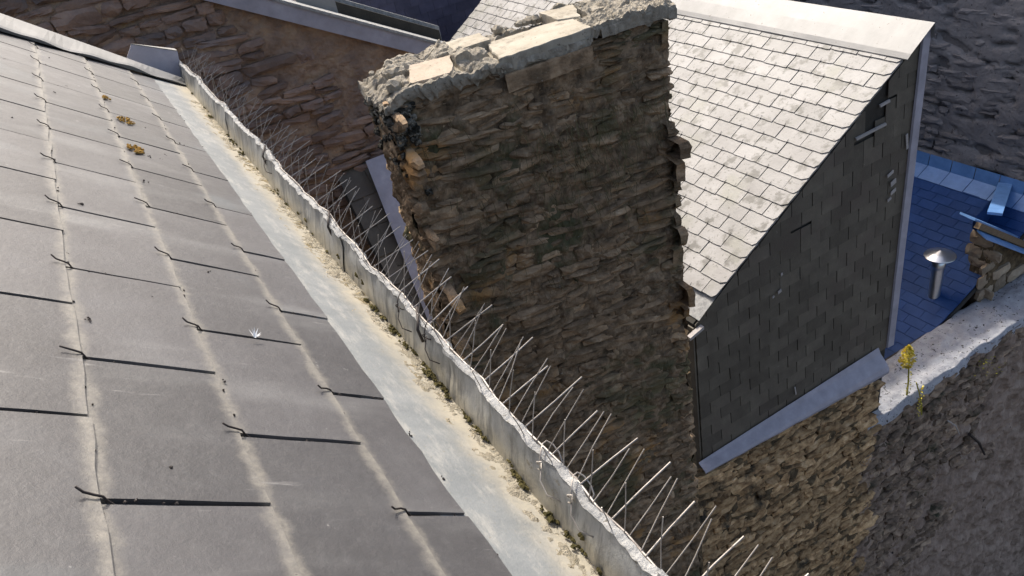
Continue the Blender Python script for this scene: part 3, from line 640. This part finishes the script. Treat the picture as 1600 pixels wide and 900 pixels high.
# stone wall under the gable
sw = thing('stone_wall', 'ochre rubble stone wall directly below the dark slate gable', 'wall', (4.2, 3.8, -12.6))
WX0, WX1, WY = 2.60, 5.20, 3.735
rough_sheet('wall_core', sw, (WX0, WY, -12.6), (1, 0, 0), (0, 0, 1), (0, -1, 0), WX1 - WX0, 12.6 - 5.30, 160, 400, .04, 9, M_['ochre_core'], smooth=False)
b = MB(); b.aabox((WX0, WY + .035, -12.6), (WX1 - .02, YG + .015, -5.35)); b.build('wall_backing', M_['ochre_core'], sw)
b = MB(); b.aabox((2.44, 3.56, -12.6), (2.86, 3.80, -3.93)); b.build('sun_block_infill', M_['ochre_core'], sw)  # infill added behind the chimney to keep sun off its lower edge
rng = random.Random(31); os_ = stone_set(M_['ochre'], 12, 200)
place_stones(sw, (WX0, WY + .005, -5.37), (1, 0, 0), (0, 0, -1), (0, -1, 0), layout(WX1 - WX0 - .02, 3.6, .045, .13, .09, .42, rng, .004), os_, rng, depth=.075, limit=300, tilt=.15, proud=.5)

# ================================================================== PARAPET WALL AND COPING
pw = thing('parapet_wall', 'dark rubble parapet wall with rounded mortar coping at the right', 'wall', (6.9, 4.0, -12.6))
PX0, PX1, PY = 5.19, 8.75, 3.775; PZ = -6.14
rough_sheet('wall_core', pw, (PX0, PY, -12.6), (1, 0, 0), (0, 0, 1), (0, -1, 0), PX1 - PX0 + 2.5, 12.6 + PZ - .05, 260, 420, .06, 6, M_['plaster'], smooth=False)
rng = random.Random(37); ds = stone_set(M_['dark_stone'], 12, 230)
place_stones(pw, (PX0 + .02, PY + .0, PZ - .08), (1, 0, 0), (0, 0, -1), (0, -1, 0), layout(PX1 - PX0, 3.4, .05, .13, .12, .34, rng), ds, rng, depth=.08, limit=280, tilt=.12,
    keep=lambda x, y: fbm((x * 1.3, y * 1.3, 2), 3) + (1.35 - x * .62 + (.9 - y) * .25) > 0)
def cop(a, c):
    x = PX0 + (PX1 - PX0) * a; w0 = .040 * fbm((x * 2.2, 3, 4), 3); y0 = PY - .05 + w0 + .05 * a; y1 = 4.29 + .05 * a + .03 * fbm((x * 3, 9, 1), 3)
    y = y0 + (y1 - y0) * c; e = min(c, 1 - c)
    z = PZ - .085 + .085 * min(1, e * (70 if c < .5 else 18)) ** .5 + .03 * math.sin(c * math.pi) + .022 * fbm((x * 6, y * 6, 1), 5) + .04 * max(0, a - .6)
    if c < .001: z -= .06
    return Vector((x, y, z))
MB().grid(cop, 200, 40).build('coping', simple('coping_mortar', [(.3, (.28, .28, .30)), (.5, (.37, .37, .39)), (.7, (.46, .46, .47))], 12, rough=.95, spec=.1, bump=1, bscale=50, bdist=.012, var=0, fleck=((.06, .055, .055), 24, .58, .66)), pw, smooth=True)
b = MB(); b.aabox((PX0 + .3, PY + .06, -12.6), (PX1, 4.36, PZ - .09)); b.build('wall_backing', M_['dark_core'], pw)

# ================================================================== BLUE-TINTED SLATE LEAN-TO, VENT AND SMALL ROOF
B3 = R(25); TX3, TZ3 = 9.0, -5.30
b3t = Vector((-math.cos(B3), 0, -math.sin(B3))); b3n = Vector((-math.sin(B3), 0, math.cos(B3)))
def b3(s, y, n=0): return Vector((TX3, y, TZ3)) + b3t * s + b3n * n
lt = thing('blue_tinted_lean_to', 'dark slate roof tinted blue for shade between the gable house and tall wall', 'roof', (7.5, 6.5, -12.6))
LS = 3.78; LY0, LY1 = 4.30, 10.0
b = MB(); Q = [b3(0, LY0, -.02), b3(LS, LY0, -.02), b3(LS, LY1, -.02), b3(0, LY1, -.02)]; b.add(Q + [p + Vector((0, 0, -.08)) for p in Q], [(3, 2, 1, 0), (4, 5, 6, 7), (0, 1, 5, 4), (1, 2, 6, 5), (2, 3, 7, 6), (3, 0, 4, 7)])
deck = b.build('roof_deck', M_['grout'], lt)
bm_ = [slate_mesh('slate', .236, .30, .006, M_['sky_tinted_slate'], 80 + i) for i in range(4)]
rng = random.Random(41); al = math.asin(.0145 / .30); v3 = b3t * math.cos(al) + b3n * math.sin(al); n3 = b3n * math.cos(al) - b3t * math.sin(al); u3 = v3.cross(n3)
rows = []
for i in range(29):
    tail = LS - i * .13; y = LY0 - (0 if i % 2 else .12)
    while y < LY1: rows.append((tail, max(y, LY0), min(y + .24, LY1))); y += .24
rows.sort(key=lambda q: (q[1] + (q[0] > 3.2) * 2)); rest = MB()
for k, (tail, a, c) in enumerate(rows):
    if c - a < .05: continue
    M = frame(b3(tail - .30 + rng.uniform(-.005, .005), (a + c) / 2, rng.uniform(0, .003)), u3 * ((c - a) / .24), v3, n3); me = rng.choice(bm_)
    if k < 290: inst('slate', me, M, deck)
    else: rest.add([M @ x.co for x in me.vertices], [tuple(p.vertices) for p in me.polygons])
rest.build('far_slates', M_['sky_tinted_slate'], deck, kind='stuff')
for i in range(18):                                     # stepped pieces of flashing along the tall wall
    y = LY0 + i * .32; b = MB(); b.add([b3(.26, y, .022), b3(.26, y + .31, .022), b3(.04, y + .31, .03), b3(.04, y, .03), Vector((8.975, y, TZ3 + .17)), Vector((8.975, y + .31, TZ3 + .17))], [(0, 1, 2, 3), (3, 2, 5, 4)]); b.build('flashing', M_['sky_tinted_zinc'], lt)
vp = thing('vent_pipe', 'short steel flue pipe with shiny conical rain cap', 'vent', (7.40, 4.62, -6.1))
VX, VY = 7.43, 4.60
def lathe(pr, n=28, c=(VX, VY)):
    b = MB(); b.grid(lambda a, t: Vector((c[0] + pr[min(int(round(t * (len(pr) - 1))), len(pr) - 1)][0] * math.cos(a * 2 * math.pi), c[1] + pr[min(int(round(t * (len(pr) - 1))), len(pr) - 1)][0] * math.sin(a * 2 * math.pi), pr[min(int(round(t * (len(pr) - 1))), len(pr) - 1)][1])), n, len(pr) - 1); return b
lathe([(.10, -6.16), (.085, -6.08), (.066, -6.04), (.066, -5.600)]).build('pipe', M_['steel'], vp, smooth=True)
lathe([(.067, -5.620), (.074, -5.610), (.074, -5.540), (.060, -5.530), (.060, -5.480)]).build('collar', M_['steel'], vp, smooth=True)
b = MB()
for k in range(4): a = k * math.pi / 2 + .3; b.box((VX + .07 * math.cos(a), VY + .07 * math.sin(a), -5.480), (.004, 0, 0), (0, .012, 0), (0, 0, .07))
b.build('bracket', M_['zinc_shade'], vp)
lathe([(.168, -5.462), (.171, -5.455), (.168, -5.449), (.09, -5.412), (.004, -5.382), (0, -5.381)], 36).build('rain_cap', M_['steel'], vp, smooth=False)
# little roof edge and stone pier at the right border
pr_ = thing('stone_pier', 'pale stone pier at the far end of the parapet coping', 'pier', (8.35, 4.3, -6.2))
rng = random.Random(43)
b = MB(); b.grid(lambda a, c: Vector((7.86 + 1.3 * a, 4.26 + .02 * fbm((a * 9, c * 9, 2), 4), -6.3 + (1.02 - .62 * a) * c)), 40, 24).build('core', M_['ochre_core'], pr_)
b = MB(); b.grid(lambda a, c: Vector((7.86 + .015 * fbm((a * 9, c * 9, 5), 4), 4.26 + .22 * a, -6.3 + 1.02 * c)), 12, 24).build('core', M_['ochre_core'], pr_)
pst = stone_set(simple('pale_pier_stone', [(.3, (.22, .16, .11)), (.6, (.34, .27, .19)), (.8, (.44, .36, .27))], 7, var=.25, bump=1, bscale=40), 6, 260)
place_stones(pr_, (7.86, 4.265, -6.28), (1, 0, 0), (0, 0, 1), (0, -1, 0), layout(1.25, .62, .14, .22, .2, .4, rng), pst, rng, depth=.05, limit=40, keep=lambda x, y: y < .78 - .6 * x)
place_stones(pr_, (7.865, 4.46, -6.28), (0, -1, 0), (0, 0, 1), (-1, 0, 0), layout(.16, .85, .14, .22, .18, .22, rng), pst, rng, depth=.05, limit=30)
sr = thing('small_roof', 'small zinc-edged slate roof corner tinted blue for shade, on the stone pier', 'roof', (8.3, 4.4, -5.4))
A, Bq = Vector((7.50, 4.30, -4.93)), Vector((9.2, 4.30, -6.10)); dr = (Bq - A).normalized(); nz = Vector((-dr.z, 0, dr.x)) if dr.x > 0 else Vector((0, 0, 1))
def strip(name, p, q, wv, hv, m): MB().box((p + q) / 2, (q - p) / 2, wv, hv).build(name, m, sr)
strip('fascia_board', A + Vector((0, -.03, -.02)), Bq + Vector((0, -.03, -.02)), (0, .03, 0), nz * .035, M_['wood'])
strip('drip_strip', A + Vector((.03, -.075, -.13)), Bq + Vector((.03, -.075, -.13)), (0, .06, .03), nz * .012, M_['sky_tinted_zinc'])
strip('verge_strip', A + Vector((0, .10, .045)), Bq + Vector((0, .10, .045)), (0, .09, .01), nz * .012, M_['sky_tinted_zinc'])
C = Vector((8.95, 4.85, -5.22))
MB().add([A + Vector((.25, .17, -.13)), Bq + Vector((0, .17, .04)), Vector((8.97, 4.9, -5.95)), C, A + Vector((.25, .17, -.25)), Bq + Vector((0, .17, -.08)), Vector((8.97, 4.9, -6.07)), C - Vector((0, 0, .12))], [(0, 1, 2, 3), (7, 6, 5, 4), (0, 4, 5, 1), (3, 7, 4, 0), (1, 5, 6, 2), (2, 6, 7, 3)]).build('slate_bed', M_['sky_tinted_slate'], sr)
hp0, hp1 = Vector((7.95, 4.36, -5.03)), C; hd = (hp1 - hp0).normalized(); hw = hd.cross(Vector((0, 0, 1))).normalized()
strip('hip_strip', hp0, hp1, hw * .075, hd.cross(hw) * .015, M_['sky_tinted_zinc'])

# ================================================================== TALL BUILDINGS ROUND THE COURT
tb = thing('tall_stone_building', 'tall grey rubble stone building rising behind the blue-tinted slate roof', 'building', (9.6, 7, -12.6))
def tw(a, c):
    y = 3.80 + 7.4 * a; z = -6.2 + 8.0 * c; p = Vector((9.0, y, z)); n = fbm(p * 2.2, 5); pit = max(0, fbm((0, y * 2.6, z * 7.0), 3) - .22)
    return p + Vector((-.03 * n + .22 * pit, 0, 0))
MB().grid(tw, 300, 240).build('wall', M_['tall'], tb, smooth=True)
rng = random.Random(51); ts = stone_set(M_['tall'], 10, 270)
place_stones(tb, (9.0, 8.6, -5.1), (0, -1, 0), (0, 0, 1), (-1, 0, 0), layout(4.4, 2.5, .08, .17, .16, .42, rng, .02), ts, rng, depth=.07, limit=290, tilt=.08, proud=.12, keep=lambda x, y: fbm((x * 1.7, y * 1.7, 4), 3) > -.05)
b = MB(); b.aabox((9.06, 3.82, -12.6), (13, 13.5, 1.8)); b.build('building_body', M_['tall'], tb)
b = MB(); b.prism([(6.15, -12.6), (9.05, -12.6), (9.05, 2.00), (6.15, 1.77)], 10.55, 13.5, Mx); b.build('unseen_shade_wing', M_['tall'], tb)  # unseen wing added for its shadow; sloped top shapes the coping's lit strip
b = MB(); b.add([(9.0, 3.7, 1.8), (13.1, 3.7, 1.8), (13.1, 13.6, 1.8), (9.0, 13.6, 1.8), (11, 4.5, 3.6), (11, 11.5, 3.6)], [(0, 1, 4), (1, 2, 5, 4), (2, 3, 5), (3, 0, 4, 5)]).build('roof', M_['violet_slate'], tb)
rb = thing('rear_house', 'distant house wall hung with shaded violet slates at the top edge', 'house', (3.5, 12, -12.6))
b = MB(); b.aabox((.5, 11.53, -12.6), (6.1, 14, -1.62)); rw = b.build('wall', M_['grout'], rb)
vm = [slate_mesh('slate', .24, .27, .007, M_['violet_slate'], 90 + i) for i in range(3)]
rng = random.Random(61); rest = MB(); k = 0
for i in range(26):
    z = -1.65 - i * .14; x = 1.2 + (.12 if i % 2 else 0)
    while x < 5.6:
        M = frame((x, 11.52, z), Vector((-1, 0, 0)), Vector((0, -.05, -.999)), Vector((0, -.999, .05))); me = rng.choice(vm)
        if x < 3.6 and k < 160: inst('slate', me, M, rw); k += 1
        else: rest.add([M @ q.co for q in me.vertices], [tuple(p.vertices) for p in me.polygons])
        x += .245
rest.build('far_slates', M_['violet_slate'], rw, kind='stuff')

# ================================================================== LEFT GABLE HOUSE
lg = thing('gable_house', 'house gable of red-brown rubble with a sloping zinc-capped rake', 'house', (0, 6.3, -12.6))
LY = 6.0; rk = lambda x: -.913 - .571 * (x - .829)
P = [(-3.6, -12.6), (3.0, -12.6), (3.0, rk(3.0)), (-3.6, rk(-3.6))]
b = MB(); b.prism(P, LY + .06, LY + .55, Mx); wl = b.build('wall_body', M_['red_mortar'], lg)
def lwall(a, c):
    x = -3.6 + 6.6 * a; z = -5.4 + (rk(x) + .04 + 5.4) * c; p = Vector((x, LY + .03, z)); return p + Vector((0, -.030 * fbm(p * 5, 5) - .012 * fbm(p * 22, 4), 0))
wall_l = MB().grid(lwall, 330, 280).build('wall_face', M_['red_mortar'], lg, smooth=False)
rng = random.Random(71); rs = stone_set(M_['red_stone'], 14, 400)
cells = layout(5.6, 3.4, .055, .12, .12, .34, rng, .012)
def keepl(x, y):
    X = -2.3 + x; Z = .6 - y
    if Z > rk(X) - .06: return False
    d = X + .55 * (Z + 1.2) - .35 + .45 * fbm((X * 1.6, Z * 1.6, 6), 3)
    return d < .55 or fbm((X * 2.1, Z * 2.1, 1), 3) > .12
place_stones(wall_l, (-2.3, LY + .01, .6), (1, 0, 0), (0, 0, -1), (0, -1, 0), cells, rs, rng, depth=.055, limit=290, tilt=.10, proud=.30, keep=keepl)
def rake(name, x0, x1, y0, y1, za, zb, m, par=lg, nseg=1):
    b = MB()
    pts = [(y0, za), (y1, za), (y1, zb), (y0, zb)]
    v = [Vector((x, y, rk(x) + z)) for x in (x0, x1) for (y, z) in pts]
    return b.add(v, [(0, 1, 2, 3), (7, 6, 5, 4), (0, 4, 5, 1), (1, 5, 6, 2), (2, 6, 7, 3), (3, 7, 4, 0)]).build(name, m, par)
rake('rake_fascia', -3.6, 3.0, 5.955, 6.02, -.005, .125, M_['zinc_shade'])
rake('rake_cover', -3.6, 3.05, 5.94, 6.34, .127, .150, M_['flange'])
rake('rake_upstand', 1.50, 1.80, 6.342, 6.45, .09, .25, M_['zinc'])
rake('rake_upstand', 1.803, 2.62, 6.345, 6.43, .09, .24, M_['clad_deck'])
rake('rake_trim', 1.55, 2.66, 6.432, 6.50, .10, .275, M_['flange'])
b = MB(); v = [Vector((x, y, rk(x) + .02)) for x in (-3.6, 3.1) for y in (6.5, 11.4)]; b.add(v + [p - Vector((0, 0, .1)) for p in v], [(0, 1, 3, 2), (4, 6, 7, 5), (0, 2, 6, 4), (1, 5, 7, 3), (0, 4, 5, 1), (2, 3, 7, 6)]).build('roof', M_['violet_slate'], lg)
# low dark lean-to added in the dark void between gable and chimney
ll = thing('low_lean_to', 'dark low slate roof added in the dark gap beside the chimney', 'roof', (1.9, 5.5, -12.6))
b = MB(); v = [Vector(p) for p in ((1.30, 5.0, -3.62), (3.0, 5.0, -3.62), (3.0, 5.95, -2.55), (1.30, 5.95, -2.55))]
b.add(v + [p + Vector((0, 0, -.1)) for p in v], [(0, 1, 2, 3), (7, 6, 5, 4), (0, 4, 5, 1), (1, 5, 6, 2), (2, 6, 7, 3), (3, 7, 4, 0)]); ld = b.build('roof_deck', M_['clad_deck'], ll)
rng = random.Random(81); sl = (v[0] - v[3]).normalized(); nl = Vector((0, -sl.z, sl.y)); nl = nl if nl.z > 0 else -nl
dm = [slate_mesh('slate', .226, .28, .006, M_['clad_slate'], 95 + i) for i in range(3)]; L = (v[0] - v[3]).length; ul = sl.cross(nl)
for i in range(11):
    x = 1.30 + (.115 if i % 2 else 0)
    while x < 2.9:
        a2 = math.asin(.014 / .28); vv = sl * math.cos(a2) + nl * math.sin(a2); n2 = nl * math.cos(a2) - sl * math.sin(a2)
        inst('slate', rng.choice(dm), frame(Vector((x + .115, v[3].y, v[3].z)) + sl * (L + .02 - i * .13 - .28) + nl * .003, vv.cross(n2), vv, n2), ld); x += .23
b = MB(); b.add([(1.55, 5.93, -2.40), (1.80, 5.93, -2.40), (1.62, 4.98, -3.60), (1.42, 4.98, -3.60), (1.55, 5.90, -2.45), (1.80, 5.90, -2.45), (1.62, 4.95, -3.64), (1.42, 4.95, -3.64)], [(0, 1, 2, 3), (7, 6, 5, 4), (0, 4, 5, 1), (1, 5, 6, 2), (2, 6, 7, 3), (3, 7, 4, 0)]).build('valley_strip', M_['zinc_shade'], ll)
b = MB(); b.aabox((1.35, 5.05, -12.6), (3.0, 5.93, -3.75)); b.build('wall', M_['dark_core'], ll)

# ================================================================== PLANTS AND TWIGS
pl = thing('flowering_plant', 'tall yellow flower spike growing from the parapet coping', 'plant', (5.88, 3.78, -6.2))
b = MB(); b.tube([(5.89, 3.78, -6.18), (5.87, 3.77, -5.95), (5.83, 3.76, -5.72), (5.78, 3.75, -5.45)], .011, 6, .006); b.build('stem', M_['stem'], pl)
def leafcloud(cen, rx, rz, n, s, seed):
    r = random.Random(seed); b = MB()
    for k in range(n):
        t = r.uniform(-1, 1); rr = rx * math.sqrt(max(0, 1 - t * t)) * r.uniform(.3, 1.05) * (1 - .35 * t); a = r.uniform(0, 6.28)
        p = Vector(cen) + Vector((rr * math.cos(a), rr * math.sin(a), rz * t)); d = Vector((math.cos(a), math.sin(a), r.uniform(-.2, 1))).normalized() * s * r.uniform(.6, 1.3); q = d.cross(Vector((r.random(), r.random(), r.random()))).normalized() * s * .4
        b.add([p - d * .5, p + q, p + d * .5, p - q], [(0, 1, 2, 3)])
    return b
leafcloud((5.77, 3.75, -5.53), .070, .14, 420, .032, 1).build('flower_head', M_['yellow'], pl)
leafcloud((5.87, 3.76, -5.95), .030, .16, 60, .024, 2).build('leaf', M_['stem'], pl)
p2 = thing('flowering_plant', 'smaller yellow stem hanging below the coping beside the tall spike', 'plant', (6.0, 3.74, -6.2))
b = MB(); b.tube([(5.96, 3.74, -5.98), (5.98, 3.70, -6.12), (6.0, 3.67, -6.28), (6.01, 3.66, -6.42)], .007, 5); b.build('stem', M_['stem'], p2)
leafcloud((5.99, 3.68, -6.22), .025, .22, 90, .024, 3).build('leaf', M_['yellow'], p2)
b = leafcloud((7.1, 3.72, -6.35), .22, .05, 60, .03, 5); tag(b.build('wall_weed', M_['stem'], None), 'sparse yellowish weeds just under the coping at the right', 'weed', kind='stuff')
for (p, q, rr, m, lab) in (((6.55, 3.68, -6.86), (6.80, 3.66, -7.22), .010, 'batten', 'thin pale twig lying across the dark parapet wall'), ((7.05, 3.68, -7.40), (7.45, 3.66, -8.0), .022, 'wire', 'dark stick against the parapet wall near the right border')):
    b = MB(); b.tube([p, (Vector(p) + Vector(q)) / 2 + Vector((.02, -.01, .02)), q], rr, 6, rr * .6); tag(b.build('twig', M_[m], None), lab, 'twig')
g = MB(); g.add([(-150, -150, -12.6), (150, -150, -12.6), (150, 150, -12.6), (-150, 150, -12.6)], [(0, 1, 2, 3)]); go = g.build('ground', M_['ground'], None); go['kind'] = 'structure'
